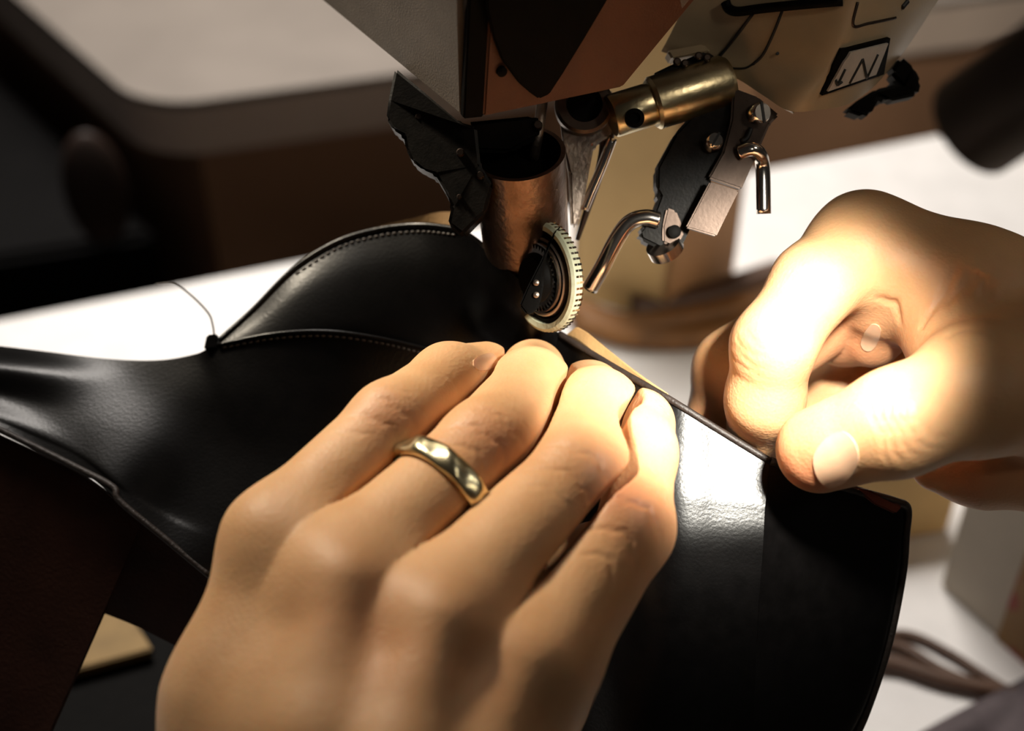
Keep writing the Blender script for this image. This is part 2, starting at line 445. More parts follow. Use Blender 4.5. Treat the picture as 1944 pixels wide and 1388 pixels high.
# needle bar, yoke and needle
nb = [(1058, 178, 281), (1168, 172, 281), (1172, 215, 281), (1158, 258, 281), (1128, 276, 281), (1118, 330, 282), (1106, 400, 284), (1096, 430, 285), (1084, 430, 285), (1080, 330, 282), (1068, 262, 280)]
prism('needle_bar_clamp', [P(*p) for p in nb], VIEW*0.004, M['steel_dull'], mc, bevel=0.0006)
yc = P(1108, 202, 279.5)
lathe('yoke_ring', yc, -VIEW, [(-0.001, 0.0058), (0.0022, 0.0058), (0.0028, 0.0052), (0.0028, 0.0036), (-0.001, 0.0036)], M['steel_dark'], mc, n=40, closed=True)
lathe('yoke_pin', yc, -VIEW, [(-0.002, 0.0034), (0.0015, 0.0034)], M['black_plastic'], mc, n=30)
tube('needle_bar', [(1156, 240, 284), (1140, 320, 286), (1096, 455, 292)], 0.0011, M['steel_dark'], mc, steps=20, rr=[0.0016-0.0011*(i/19) for i in range(20)])
tube('thread_finger', [(1163, 262, 282), (1145, 310, 283), (1124, 360, 284), (1109, 398, 285)], 0.00095, M['steel'], mc, steps=20)

# brass hinge pin with collar
pa = P(1160, 221, 276); pb = P(1236, 196, 277); pc = P(1384, 152, 279)
ax = (pc-pa).normalized(); l1 = (pb-pa).length; l2 = (pc-pa).length
lathe('pin_collar', pa, ax, [(0, 0.0040), (0.0004, 0.0043), (l1-0.001, 0.0043), (l1+0.0004, 0.0039)], M['brass'], mc, n=40)
lathe('hinge_pin', pa+ax*l1, ax, [(0, 0.0047), (0.0006, 0.0053), (l2-l1-0.0012, 0.0053), (l2-l1, 0.0046)], M['brass'], mc, n=48)
q = P(1205, 224, 271.5); lathe('set_screw', q+VIEW*0.001, -VIEW, [(0, 0.0019), (0.0010, 0.0019), (0.0012, 0.0011), (0.0006, 0.0010)], M['black_plastic'], mc, n=24)
sb = [(1238, 140, 276), (1275, 122, 276), (1342, 96, 277), (1366, 112, 277), (1376, 140, 276), (1330, 148, 275), (1245, 172, 274)]
prism('pin_cover', [P(*p) for p in sb], VIEW*0.006, M['black_cast'], mc, bevel=0.0006)
for x, y in ((1285, 118), (1300, 121), (1326, 107), (1342, 110)):
    lathe('bolt', P(x, y, 275.6), -VIEW, [(0, 0.0008), (0.0005, 0.0008), (0.0008, 0.0005)], M['steel_dark'], mc, n=12)
wg = [(1266, 96, 281), (1336, 83, 281), (1350, 97, 279), (1276, 112, 279)]
prism('wedge', [P(*p) for p in wg], VIEW*0.006, M['cream'], mc, bevel=0.0004)

# cream side cover with the reverse button
rows = [
 [(1255, 98, 288), (1330, 120, 284), (1400, 150, 279), (1450, 182, 275), (1500, 211, 271), (1560, 208, 273), (1610, 198, 277), (1655, 168, 282), (1690, 130, 288)],
 [(1262, 85, 286.5), (1335, 106, 283), (1408, 130, 278), (1470, 155, 273.5), (1530, 176, 269.5), (1580, 172, 271.5), (1628, 158, 275.5), (1670, 136, 280.5), (1702, 114, 287)],
 [(1275, 60, 285), (1345, 80, 282), (1420, 100, 277), (1495, 118, 272), (1570, 130, 268), (1610, 122, 269.5), (1650, 112, 273), (1690, 104, 279), (1718, 96, 286)],
 [(1300, 10, 282), (1365, 20, 279), (1440, 35, 274), (1520, 48, 269), (1602, 58, 265), (1642, 50, 267), (1685, 45, 271), (1725, 40, 277), (1762, 30, 284)],
 [(1345, -70, 278), (1410, -70, 275), (1480, -68, 270), (1550, -65, 265), (1636, -60, 261), (1682, -62, 263), (1728, -66, 267), (1778, -70, 273), (1825, -70, 280)],
]
cover = sheet('side_cover', rows, 49, 37, 0.005, M['cream'], mc)
cb = bvh_of(cover)
def surf_tube(name, bvh, pts, r, material, parent, off=0.0, n=8, steps=16):
    pp = [hit(bvh, p[0], p[1], off)[0] for p in catmull(pts, steps)]
    v, f = tube_vf([p for p in pp if p is not None], r, n)
    return obj(name, v, f, material, parent, smooth=True)
surf_tube('cover_slit', cb, [(1430, 25), (1395, 72), (1362, 112)], 0.00035, M['ink'], cover)
surf_tube('cover_slit', cb, [(1486, 18), (1470, 60), (1449, 103), (1430, 122)], 0.00030, M['ink'], cover)
surf_tube('cover_slit', cb, [(1430, 122), (1410, 130), (1368, 128)], 0.00022, M['ink'], cover)
lathe('cover_screw', hit(cb, 1476, 102, 0)[0], -VIEW, [(-0.0003, 0.0003), (0.0003, 0.0003)], M['ink'], cover, n=10)
surf_tube('cover_rail', cb, [(1378, 4), (1384, 16), (1402, 22), (1450, 16), (1530, 8), (1600, 2)], 0.0010, M['black_plastic'], cover, off=0.0002, steps=30)
surf_tube('cover_groove', cb, [(1628, 4), (1620, 48), (1650, 44), (1700, 34)], 0.0003, M['steel_dark'], cover, steps=30)
surf_tube('cover_mark', cb, [(1722, 2), (1712, 14)], 0.0006, M['ink'], cover)
def patch(name, bvh, quad, off, thick, material, parent, n=9):
    a, b, c, d = [np.array(q, float) for q in quad]; g = []
    for j in range(n):
        r = []
        for i in range(n):
            s = i/(n-1); t = j/(n-1)
            q = (a*(1-s)+b*s)*(1-t)+(d*(1-s)+c*s)*t
            r.append(hit(bvh, q[0], q[1], off)[0])
        g.append(r)
    return sheet(name, None, n, n, thick, material, parent, grid=g)
btn = patch('reverse_button', cb, [(1596, 92), (1684, 70), (1672, 138), (1556, 178)], 0.0008, 0.0016, M['black_plastic'], mc)
bb = bvh_of(btn)
bpl = patch('button_face', bb, [(1612, 98), (1683, 81), (1660, 140), (1569, 172)], 0.00045, 0.0008, M['button_grey'], btn)
fbv = bvh_of(bpl)
for pts in ([(1612, 158), (1637, 112)], [(1637, 112), (1645, 148)], [(1645, 148), (1666, 103)], [(1604, 131), (1590, 160)], [(1586, 152), (1590, 161)], [(1598, 155), (1590, 161)]):
    surf_tube('button_mark', fbv, pts, 0.00026, M['ink'], btn, off=0.0001, steps=8)
lv = [(1712, 104, 288), (1738, 128, 288), (1751, 154, 288), (1745, 180, 288), (1690, 192, 288), (1672, 184, 288), (1655, 216, 287), (1640, 222, 287), (1606, 210, 287), (1622, 194, 288), (1664, 168, 289), (1708, 158, 290), (1690, 136, 290)]
prism('foot_lever', [P(*p) for p in lv], VIEW*0.006, M['black_plastic'], mc, bevel=0.0008)

# guide bracket, edge guide rod and hook
cast = [(1316, 214, 277), (1368, 190, 277), (1404, 196, 277), (1398, 240, 277), (1372, 292, 277), (1350, 345, 278), (1312, 432, 279), (1292, 474, 280), (1268, 480, 280), (1216, 455, 281), (1212, 440, 281), (1240, 404, 280), (1252, 372, 279), (1246, 360, 279), (1246, 318, 278), (1282, 252, 277)]
gb = prism('guide_block', [P(*p) for p in cast], VIEW*0.007, M['black_cast'], mc, bevel=0.0009)
p1_ = [(1392, 166, 275), (1440, 184, 274.5), (1480, 218, 274), (1462, 236, 274), (1436, 296, 274.5), (1408, 360, 275), (1344, 338, 275.5), (1372, 288, 275), (1388, 228, 275)]
prism('guide_plate', [P(*p) for p in p1_], VIEW*0.0022, M['steel_dark'], mc, bevel=0.0004)
p2_ = [(1348, 344, 273.5), (1403, 362, 273), (1360, 449, 274), (1302, 432, 274.5)]
prism('guide_tab', [P(*p) for p in p2_], VIEW*0.0018, M['steel_dark'], mc, bevel=0.0003)
def slotted(px, py, d, r, ang, nrm, parent):
    q = P(px, py, d); nrm = Vector(nrm).normalized()
    s = lathe('screw', q, nrm, [(-0.0015, r), (0.0006, r), (0.0011, r*0.8)], M['steel'], parent, n=28)
    e = Vector((math.cos(ang), math.sin(ang)*math.cos(PITCH), math.sin(ang)*math.sin(PITCH)))
    e = Vector((math.cos(ang), 0, 0)) + (UP*math.cos(PITCH) + Vector((0, math.sin(PITCH), 0)))*math.sin(ang)
    e = (e-nrm*e.dot(nrm)).normalized(); fq = nrm.cross(e)
    c = q+nrm*0.0009; a = [c+e*r*0.98+fq*r*0.13, c-e*r*0.98+fq*r*0.13, c-e*r*0.98-fq*r*0.13, c+e*r*0.98-fq*r*0.13]
    prism('slot', a, nrm*0.00035, M['ink'], s)
slotted(1443, 215, 273.5, 0.0021, math.radians(100), -VIEW+Vector((0.35, 0, 0)), mc)
slotted(1356, 269, 274.5, 0.0017, math.radians(60), -VIEW+Vector((0.2, 0, 0.5)), mc)
tube('slot_mark', [(1426, 243, 273.8), (1418, 262, 273.8), (1408, 268, 273.8)], 0.0005, M['ink'], mc, steps=10)
ins_ = [(1266, 394, 278.6), (1284, 400, 278.6), (1300, 440, 279), (1284, 472, 279.5), (1258, 460, 279.5), (1258, 430, 279)]
prism('guide_clamp', [P(*p) for p in ins_], VIEW*0.004, M['steel_dark'], mc, bevel=0.0004)
lathe('clamp_screw', P(1280, 440, 278.4), -VIEW, [(-0.001, 0.0013), (0.0006, 0.0013), (0.0008, 0.0009)], M['black_plastic'], mc, n=20)
lathe('clamp_collar', P(1262, 470, 281), (P(1268, 480, 282)-P(1255, 455, 280)), [(-0.001, 0.0036), (0.0012, 0.0036), (0.0016, 0.0030)], M['steel'], mc, n=28)
tube('edge_guide_rod', [(1252, 418, 279), (1226, 413, 279), (1196, 422, 279.5), (1172, 452, 280.5), (1144, 506, 282.5), (1120, 548, 285)], 0.00165, M['steel'], mc, n=20, steps=40)
tube('guide_hook', [(1404, 290, 273.4), (1426, 283, 272.6), (1441, 292, 273.5), (1448, 318, 276), (1450, 406, 277)], 0.00145, M['steel'], mc, n=16, steps=40)

# roller foot
wc = W(C(1026, 526, 278)); nn = CM.to_3x3() @ Vector((-0.82, -0.15, 0.55)).normalized()
lathe('roller_tyre', wc, nn, [(-0.0024, 0.0094), (-0.0022, 0.0108), (-0.0012, 0.0112), (-0.0002, 0.0110), (0.0002, 0.0104), (0.0000, 0.0094)], M['rim_green'], mc, n=72, closed=True)
lathe('roller_disc', wc, nn, [(-0.0022, 0.0093), (-0.0008, 0.0093), (-0.0006, 0.0085), (-0.0012, 0.0080), (-0.0012, 0.0030)], M['black_plastic'], mc, n=56)
lathe('roller_ring', wc, nn, [(-0.0011, 0.0079), (-0.0001, 0.0079), (0.0001, 0.0076), (-0.0001, 0.0073), (-0.0011, 0.0073)], M['steel_dull'], mc, n=56, closed=True)
gv = []; gf = []; gn = 40
x_, y_, z_ = frame(nn)
prof = []
for k in range(gn*2):
    a = 2*math.pi*k/(gn*2); r = 0.0066 if k % 2 else 0.0056
    prof.append((a, r))
lo = [wc+nn*(-0.001)+(x_*math.cos(a)+y_*math.sin(a))*r for a, r in prof]; hi = [p+nn*0.0022 for p in lo]
lo2 = [wc+nn*(0.0012)+(x_*math.cos(a)+y_*math.sin(a))*0.0049 for a, r in prof]
m_ = len(lo); vv = lo+hi+lo2; ff = []
for k in range(m_):
    j = (k+1) % m_; ff.append((k, j, m_+j, m_+k)); ff.append((m_+k, m_+j, 2*m_+j, 2*m_+k))
obj('roller_gear', vv, ff, M['steel'], mc)
lathe('roller_hub', wc, nn, [(-0.001, 0.0050), (0.0014, 0.0050), (0.0024, 0.0042), (0.0026, 0.0010)], M['black_plastic'], mc, n=40)
lathe('roller_band', wc, nn, [(0.0000, 0.0070), (0.0010, 0.0070), (0.0010, 0.0067), (0.0000, 0.0067)], M['steel'], mc, n=56, closed=True)
# knurls on the tread
for k in range(60):
    a = 2*math.pi*k/60; rd = x_*math.cos(a)+y_*math.sin(a); tg = nn.cross(rd)
    c = wc+rd*0.01118-nn*0.0012
    pp = [c+tg*0.00022-nn*0.0010, c+tg*0.00022+nn*0.0007, c-tg*0.00022+nn*0.0007, c-tg*0.00022-nn*0.0010]
    prism('knurl', pp, -rd*0.0006, M['steel'], mc)

# black carrier arm holding the roller
ca_ = [(1066, 428, 272), (1044, 462, 271), (1034, 500, 270), (1032, 545, 270), (1026, 575, 270), (1016, 592, 270), (1000, 598, 270), (986, 580, 270), (1000, 547, 270), (1028, 492, 270), (1052, 440, 271)]
prism('roller_carrier', [P(*p) for p in ca_], VIEW*0.003, M['black_plastic'], mc, bevel=0.0005)
for x, y in ((1018, 537), (1018, 560)):
    lathe('bolt', P(x, y, 269.8), -VIEW, [(0, 0.0006), (0.0004, 0.0006), (0.0006, 0.0003)], M['steel_dull'], mc, n=12)
# ------------------------------------------------------------------ black leather work piece
lbase = P(900, 800, 290)
lt = thing('leather_upper', 'glossy black leather piece with stitched seam and tan lining, held by both hands', 'leather piece', lbase)
# front panel: rows run left to right, first row is the upper edge
front = [
 [(-60, 650, 303), (60, 664, 302), (200, 681, 301), (300, 684, 300), (372, 672, 299), (412, 655, 297), (520, 635, 294), (620, 630, 293), (720, 643, 293), (830, 668, 293), (960, 672, 293), (1062, 634, 289), (1160, 694, 279.4), (1270, 758, 270), (1370, 820, 268.5), (1462, 876, 267.2)],
 [(-60, 690, 296), (60, 705, 296), (190, 725, 297), (290, 745, 296), (380, 745, 295), (450, 740, 293), (550, 735, 292), (650, 740, 292), (750, 755, 293), (860, 775, 293), (980, 780, 292), (1070, 780, 288.84), (1165, 810, 274.2), (1270, 850, 267.4), (1370, 880, 266.85), (1458, 912, 266.2)],
 [(-60, 735, 295), (50, 760, 294), (160, 790, 292), (270, 830, 290), (380, 850, 291), (480, 860, 290), (580, 870, 289), (680, 885, 290), (790, 900, 291), (890, 920, 290), (1000, 930, 288), (1090, 935, 283.46), (1175, 945, 269.3), (1270, 955, 264.4), (1368, 960, 264.45), (1452, 968, 264.4)],
 [(-60, 765, 292), (60, 810, 290), (150, 850, 288), (230, 905, 285), (330, 960, 286), (450, 990, 285), (570, 1020, 284), (690, 1040, 284), (800, 1050, 284), (910, 1060, 283), (1010, 1070, 281), (1100, 1070, 275.26), (1180, 1065, 267.8), (1275, 1060, 262.8), (1366, 1052, 262.9), (1448, 1046, 263.2)],
 [(-60, 775, 291), (60, 828, 289), (150, 870, 287), (229, 930, 284), (320, 990, 284), (425, 1045, 283), (555, 1140, 282.5), (675, 1220, 282), (785, 1240, 282), (895, 1250, 282), (1000, 1250, 280), (1095, 1240, 275.36), (1180, 1220, 268.3), (1275, 1210, 263.8), (1365, 1200, 263.9), (1438, 1190, 264.3)],
 [(-60, 785, 290), (60, 845, 288), (150, 890, 286), (228, 952, 283), (310, 1020, 282), (400, 1095, 281), (540, 1270, 281), (660, 1420, 282), (770, 1480, 283), (880, 1480, 283), (990, 1480, 282), (1090, 1480, 279.46), (1180, 1480, 273), (1275, 1480, 271), (1364, 1480, 271), (1426, 1480, 270.8)],
]
fp = sheet('front_panel', front, 121, 81, 0.0014, M['leather'], lt)
# right flap beyond the fold
flap = [
 [(1462, 876, 267.2), (1510, 894, 268), (1570, 914, 269.5), (1640, 936, 271.5), (1700, 953, 273.5), (1722, 966, 275.5)],
 [(1454, 960, 264.6), (1510, 975, 267.5), (1570, 990, 270), (1640, 1002, 272.5), (1698, 1012, 274.5), (1719, 1018, 276.5)],
 [(1446, 1060, 263.2), (1510, 1070, 267.5), (1570, 1078, 270.5), (1640, 1086, 273.5), (1694, 1092, 275.5), (1712, 1095, 277.5)],
 [(1438, 1200, 264.5), (1500, 1206, 268.5), (1560, 1212, 271.5), (1625, 1218, 274.5), (1668, 1224, 276.5), (1685, 1228, 278.5)],
 [(1430, 1330, 268.3), (1480, 1335, 270.5), (1530, 1340, 272.5), (1590, 1345, 275.5), (1628, 1350, 277.5), (1644, 1352, 279.5)],
 [(1420, 1480, 270.8), (1460, 1480, 271.5), (1500, 1480, 273.5), (1530, 1480, 275.5), (1560, 1480, 277.5), (1570, 1480, 279.5)],
]
sheet('side_flap', flap, 45, 61, 0.0014, M['leather'], lt)
# back panel rising as a dome behind the seam
back = [
 [(408, 655, 300), (480, 590, 302), (560, 510, 303), (640, 460, 303), (720, 436, 302), (800, 428, 299), (872, 436, 292), (935, 488, 284), (1000, 546, 281), (1030, 600, 283), (1062, 634, 289)],
 [(412, 662, 299), (490, 615, 299), (570, 560, 299), (650, 525, 299), (730, 510, 298.5), (805, 508, 296.5), (872, 520, 292), (930, 560, 287), (985, 600, 285), (1020, 632, 286), (1056, 652, 289)],
 [(414, 668, 298.5), (500, 645, 297), (585, 620, 296.5), (665, 606, 296.5), (740, 602, 296.5), (808, 608, 296), (870, 625, 295), (920, 645, 294), (965, 665, 293), (1005, 678, 292), (1046, 686, 292)],
 [(416, 674, 298.5), (510, 660, 297), (600, 655, 296.5), (680, 660, 296.5), (750, 675, 296.5), (812, 690, 296), (870, 710, 296), (915, 725, 296), (955, 735, 295), (995, 745, 295), (1036, 750, 294)],
]
sheet('back_panel', back, 90, 40, 0.0014, M['leather'], lt)
# tan lining showing along the sewn edge and behind the dome
lin = [
 [(1092, 622, 288.42), (1116, 634, 286), (1162, 672, 281), (1212, 712, 275.6), (1262, 750, 270.8)],
 [(1070, 640, 291.34), (1110, 656, 286), (1158, 690, 281), (1210, 722, 275.8), (1266, 758, 270.8)],
]
sheet('lining_edge', lin, 30, 4, 0.0008, M['lining'], lt)
lin2 = [
 [(690, 438, 304), (740, 424, 304), (790, 413, 304), (830, 403, 304), (866, 402, 303)],
 [(690, 446, 304), (740, 440, 304), (790, 436, 304), (830, 434, 303.5), (866, 438, 302)],
]
sheet('lining_edge', lin2, 20, 4, 0.0008, M['lining'], lt)
# cut edges as dark beads
tube('cut_edge', [(1062, 634, 289), (1160, 694, 279.4), (1270, 758, 270), (1370, 820, 268.5), (1462, 876, 267.2)], 0.0007, M['leather_edge'], lt, n=8, steps=50)
tube('cut_edge', [(1462, 876, 267.2), (1570, 914, 269.8), (1640, 936, 271.8), (1700, 953, 273.8), (1722, 966, 275.8), (1719, 1018, 276.8), (1712, 1095, 277.8), (1685, 1228, 278.8), (1644, 1352, 279.8), (1612, 1420, 279.8)], 0.0009, M['leather_edge'], lt, n=8, steps=70)
tube('cut_edge', [(-60, 787, 290), (60, 845, 288.2), (150, 890, 286.2), (215, 925, 284.2), (228, 952, 283.2), (310, 1020, 282.3), (400, 1095, 281.3)], 0.0007, M['leather_edge'], lt, n=8, steps=50)
tube('cut_edge', [(408, 655, 300), (480, 590, 302), (560, 510, 303), (640, 460, 303), (720, 436, 302), (800, 428, 299), (872, 436, 292)], 0.0007, M['leather'], lt, n=8, steps=50)
# folded end of the flap: brown inner strip
fe = [(1622, 926, 270.1), (1650, 930, 270.5), (1714, 962, 273.1), (1700, 976, 272.9), (1660, 958, 271.3)]
prism('folded_end', [P(*p) for p in fe], VIEW*0.0015, M['fold'], lt, bevel=0.0003)
# stitches: one shared mesh, each its own part
v, f = lathe_vf((0, 0, 0), (1, 0, 0), [(-0.00062, 0.00002), (-0.0005, 0.00017), (-0.0002, 0.00024), (0.0002, 0.00024), (0.0005, 0.00017), (0.00062, 0.00002)], 8)
sme = bpy.data.meshes.new('stitch'); sme.from_pydata([tuple(q) for q in v], [], f); sme.materials.append(M['thread'])
for p in sme.polygons: p.use_smooth = True
def stitches(bvh, ctrl, n, lift):
    pts = catmull(ctrl, n+1)
    ps = [hit(bvh, p[0], p[1], lift)[0] for p in pts]
    for a, b in zip(ps, ps[1:]):
        if a is None or b is None: continue
        o = link(bpy.data.objects.new('stitch', sme)); o.parent = lt
        o.location = (a+b)/2-lbase; o.rotation_euler = (b-a).to_track_quat('X', 'Z').to_euler()
        s = min(1.25, (b-a).length/0.0017); o.scale = (s, 1, 1)
bk = bvh_of([o for o in lt.children if o.name.startswith('back_panel')][0])
stitches(bk, [(560, 522), (640, 472), (720, 448), (800, 440), (866, 446)], 28, 0.00012)
stitches(bvh_of(fp), [(420, 661), (520, 643), (620, 638), (720, 651), (800, 670)], 32, 0.00012)
tube('seam_ridge', [(412, 655, 296.4), (520, 634, 293.6), (620, 629, 292.6), (720, 642, 292.6), (830, 667, 292.6)], 0.0004, M['leather'], lt, n=8, steps=40)
# thread tail and the small tab where the seam starts
tube('thread_tail', [(296, 540, 303), (330, 539, 303), (362, 560, 302), (395, 594, 301), (404, 618, 300), (407, 642, 299)], 0.00022, M['thread'], lt, n=8, steps=40)
tb_ = [(392, 636, 297), (412, 634, 297), (414, 660, 296.5), (386, 664, 296.5)]
prism('seam_tab', [P(*p) for p in tb_], VIEW*0.0014, M['leather'], lt, bevel=0.0003)
# hanging brown lining at the lower corner
hl = [
 [(-60, 800, 292), (60, 856, 290), (150, 900, 288), (228, 958, 286), (268, 992, 286)],
 [(-60, 1000, 292), (40, 1010, 291), (110, 1030, 290), (170, 1060, 289), (225, 1095, 288)],
 [(-60, 1200, 292), (20, 1210, 292), (80, 1215, 291), (130, 1220, 290), (168, 1225, 289)],
 [(-60, 1460, 292), (-20, 1460, 292), (10, 1460, 292), (40, 1460, 291), (62, 1460, 290)],
]
sheet('lining_flap', hl, 30, 30, 0.0012, M['lining_dark'], lt)
h2 = [
 [(228, 958, 287.5), (300, 1016, 287), (400, 1096, 287)],
 [(205, 1080, 292), (280, 1130, 292), (380, 1180, 292)],
 [(180, 1158, 296), (260, 1190, 296), (360, 1240, 296)],
]
sheet('lining_flap', h2, 20, 20, 0.0012, M['lining_dark'], lt)
# ------------------------------------------------------------------ hands (one continuous skin each, grown from a distance field)
def cone_field(X, Y, Z, a, b, ra, rb):
    ba = b-a; L2 = float(ba@ba)
    px, py, pz = X-a[0], Y-a[1], Z-a[2]
    t = np.clip((px*ba[0]+py*ba[1]+pz*ba[2])/L2, 0, 1)
    return np.sqrt((px-t*ba[0])**2+(py-t*ba[1])**2+(pz-t*ba[2])**2)-(ra+(rb-ra)*t)
def smin(a, b, k):
    h = np.maximum(k-np.abs(a-b), 0)/k
    return np.minimum(a, b)-h*h*k*0.25
class Field:
    def __init__(s, lo, hi, h):
        s.h = h; s.lo = np.array(lo, float)
        s.n = np.ceil((np.array(hi)-s.lo)/h).astype(int)+1
        s.ax = [(s.lo[i]+h*np.arange(s.n[i])).astype(np.float32) for i in range(3)]
    def empty(s): return np.full(tuple(s.n), 30.0, np.float32)
    def add(s, vol, a, b, ra, rb, k, pad=11.0):
        r = max(ra, rb)+pad; lo = np.minimum(a, b)-r; hi = np.maximum(a, b)+r
        i0 = np.clip(((lo-s.lo)/s.h).astype(int), 0, s.n-1); i1 = np.clip(((hi-s.lo)/s.h).astype(int)+1, 0, s.n)
        if np.any(i1 <= i0): return
        sl = tuple(slice(i0[i], i1[i]) for i in range(3))
        X = s.ax[0][sl[0]][:, None, None]; Y = s.ax[1][sl[1]][None, :, None]; Z = s.ax[2][sl[2]][None, None, :]
        vol[sl] = smin(vol[sl], cone_field(X, Y, Z, a, b, ra, rb).astype(np.float32), k)
def surface_net(V, lo, h):
    s = V < 0
    n = V.shape
    cnt = np.zeros((n[0]-1, n[1]-1, n[2]-1), np.int8)
    for dx in (0, 1):
        for dy in (0, 1):
            for dz in (0, 1):
                cnt += s[dx:n[0]-1+dx, dy:n[1]-1+dy, dz:n[2]-1+dz]
    act = np.argwhere((cnt > 0) & (cnt < 8))
    idx = np.full(cnt.shape, -1, np.int64); idx[tuple(act.T)] = np.arange(len(act))
    acc = np.zeros((len(act), 3)); num = np.zeros(len(act))
    cor = [(x, y, z) for x in (0, 1) for y in (0, 1) for z in (0, 1)]
    for a in cor:
        for ax in range(3):
            if a[ax]: continue
            b = list(a); b[ax] = 1
            va = V[tuple((act+np.array(a)).T)].astype(float); vb = V[tuple((act+np.array(b)).T)].astype(float)
            m = (va < 0) != (vb < 0)
            t = np.where(m, va/np.where(m, va-vb, 1), 0)
            p = np.tile(np.array(a, float), (len(act), 1)); p[:, ax] += t
            acc[m] += p[m]; num[m] += 1
    verts = (act+acc/num[:, None])*h+lo
    faces = []
    for ax in range(3):
        u, w_ = [i for i in range(3) if i != ax]
        sa = [slice(None)]*3; sb_ = [slice(None)]*3
        sa[ax] = slice(0, -1); sb_[ax] = slice(1, None)
        A0 = s[tuple(sa)]; B0 = s[tuple(sb_)]
        e = np.argwhere(A0 != B0)
        ok = (e[:, u] > 0) & (e[:, w_] > 0) & (e[:, u] < n[u]-1) & (e[:, w_] < n[w_]-1)
        e = e[ok]; flip = A0[tuple(e.T)]
        def c(du, dw):
            q = e.copy(); q[:, u] -= du; q[:, w_] -= dw
            return idx[tuple(q.T)]
        Q = np.stack([c(1, 1), c(0, 1), c(0, 0), c(1, 0)], 1)
        if ax == 1: flip = ~flip
        Q[~flip] = Q[~flip][:, ::-1]
        faces.append(Q)
    return verts, np.concatenate(faces)

def build_hand(name, fingers, palm, k_palm, k_join, k_finger, reds, creases, label, cut=None, h=0.5, gap=1.1):
    pts = [np.array(C(*p[:3])) for f in fingers for p in f] + [np.array(C(*p[:3])) for seg in palm for p in seg]
    rad = 16.0
    lo = np.min(pts, 0)-rad; hi = np.max(pts, 0)+rad
    if cut is not None:                      # stop the arm outside the picture
        lo = np.maximum(lo, cut[0]); hi = np.minimum(hi, cut[1])
    fd = Field(lo, hi, h)
    pv = fd.empty()
    for seg in palm:
        for a, b in zip(seg, seg[1:]):
            fd.add(pv, C(*a[:3]), C(*b[:3]), a[3], b[3], k_palm)
    out = pv.copy(); fvs = []
    for f in fingers:
        fv = fd.empty()
        for a, b in zip(f, f[1:]):
            fd.add(fv, C(*a[:3]), C(*b[:3]), a[3], b[3], k_finger)
        out = np.minimum(out, smin(pv, fv, k_join)); fvs.append(fv)
    # neighbouring fingers stay apart by a thin gap outside the palm
    for i in range(len(fvs)):
        for j in range(i if gap > 0 else 0):
            gapw = gap*np.clip((pv-0.5)/3.0, 0, 1)
            out = np.where((gapw > 0.02) & (fvs[i] < 4) & (fvs[j] < 4), np.maximum(out, gapw-np.abs(fvs[i]-fvs[j])), out)
    del fvs
    # close the field at the grid border so the mesh is watertight
    for ax in range(3):
        sl = [slice(None)]*3
        for e in (0, -1):
            sl[ax] = e; out[tuple(sl)] = np.maximum(out[tuple(sl)], 0.3)
    V, Fc = surface_net(out, fd.lo, fd.h)
    # normals from the field gradient
    g = [np.zeros(len(V)) for _ in range(3)]
    ii = np.clip(np.round((V-fd.lo)/fd.h).astype(int), 1, fd.n-2)
    for ax in range(3):
        p = ii.copy(); p[:, ax] += 1; q = ii.copy(); q[:, ax] -= 1
        g[ax] = out[tuple(p.T)]-out[tuple(q.T)]
    N = np.stack(g, 1); N /= np.linalg.norm(N, axis=1)[:, None]+1e-9
    red = np.zeros(len(V))
    for (px, py, d, r, s) in reds:
        c = C(px, py, d); red += s*np.exp(-np.sum((V-c)**2, 1)/(r*r))
    disp = np.zeros(len(V))
    for (px, py, d, ax_px, half, width, depth, bend, side) in creases:
        c = C(px, py, d); e = C(px+ax_px[0], py+ax_px[1], d+ax_px[2])-c; e /= np.linalg.norm(e)
        lat = np.cross(e, np.array((0, 0, 1.0))); lat /= np.linalg.norm(lat)
        q = V-c; s = q@e; l = q@lat; z = q@np.cross(e, lat)
        s = s+0.30*np.sin(l*1.1+px)+0.16*np.sin(l*2.7+py)
        wgt = np.exp(-(l/half)**4)*(np.abs(z) < 7)*np.clip(N[:, 2]*1.6, 0, 1)
        disp -= depth*wgt*np.exp(-((s-bend*l*l)/width)**2)
        red += 0.10*wgt*np.exp(-((s-bend*l*l)/(width*1.6))**2)*(depth/0.4)
    V = V+N*disp[:, None]
    wp = [W(v) for v in V]
    o = obj(name, wp, Fc.tolist(), M['skin'], smooth=True)
    at = o.data.attributes.new('redness', 'FLOAT', 'POINT')
    at.data.foreach_set('value', np.clip(red, 0, 0.9).astype(np.float32))
    tag(o, label, 'hand')
    return o

def nail(hand, bvh, cx, cy, ux, uy, vx, vy, lift=0.00028, n=13):
    """curved plate lying on the finger: centre and two half axes in pixels"""
    g = []
    for j in range(n):
        r = []
        for i in range(n):
            a = -1+2*i/(n-1); b = -1+2*j/(n-1)
            # squircle
            x = a*math.sqrt(1-0.42*b*b); y = b*math.sqrt(1-0.42*a*a)
            p, nn_ = hit(bvh, cx+ux*x+vx*y, cy+uy*x+vy*y, lift)
            r.append(p)
        g.append(r)
    if any(p is None for r in g for p in r): return None
    return sheet('fingernail', None, n, n, 0.0006, M['nail'], hand, grid=g)

def cr(px, py, d, ax, half, offs, width=0.5, depth=0.24, bend=0.0):
    e = np.array(ax, float); e = e/np.linalg.norm(e[:2])
    return [(px+e[0]*o_*10.5, py+e[1]*o_*10.5, d+e[2]*o_*10.5, ax, half, width, depth*s_, bend*o_, 1) for o_, s_ in offs]

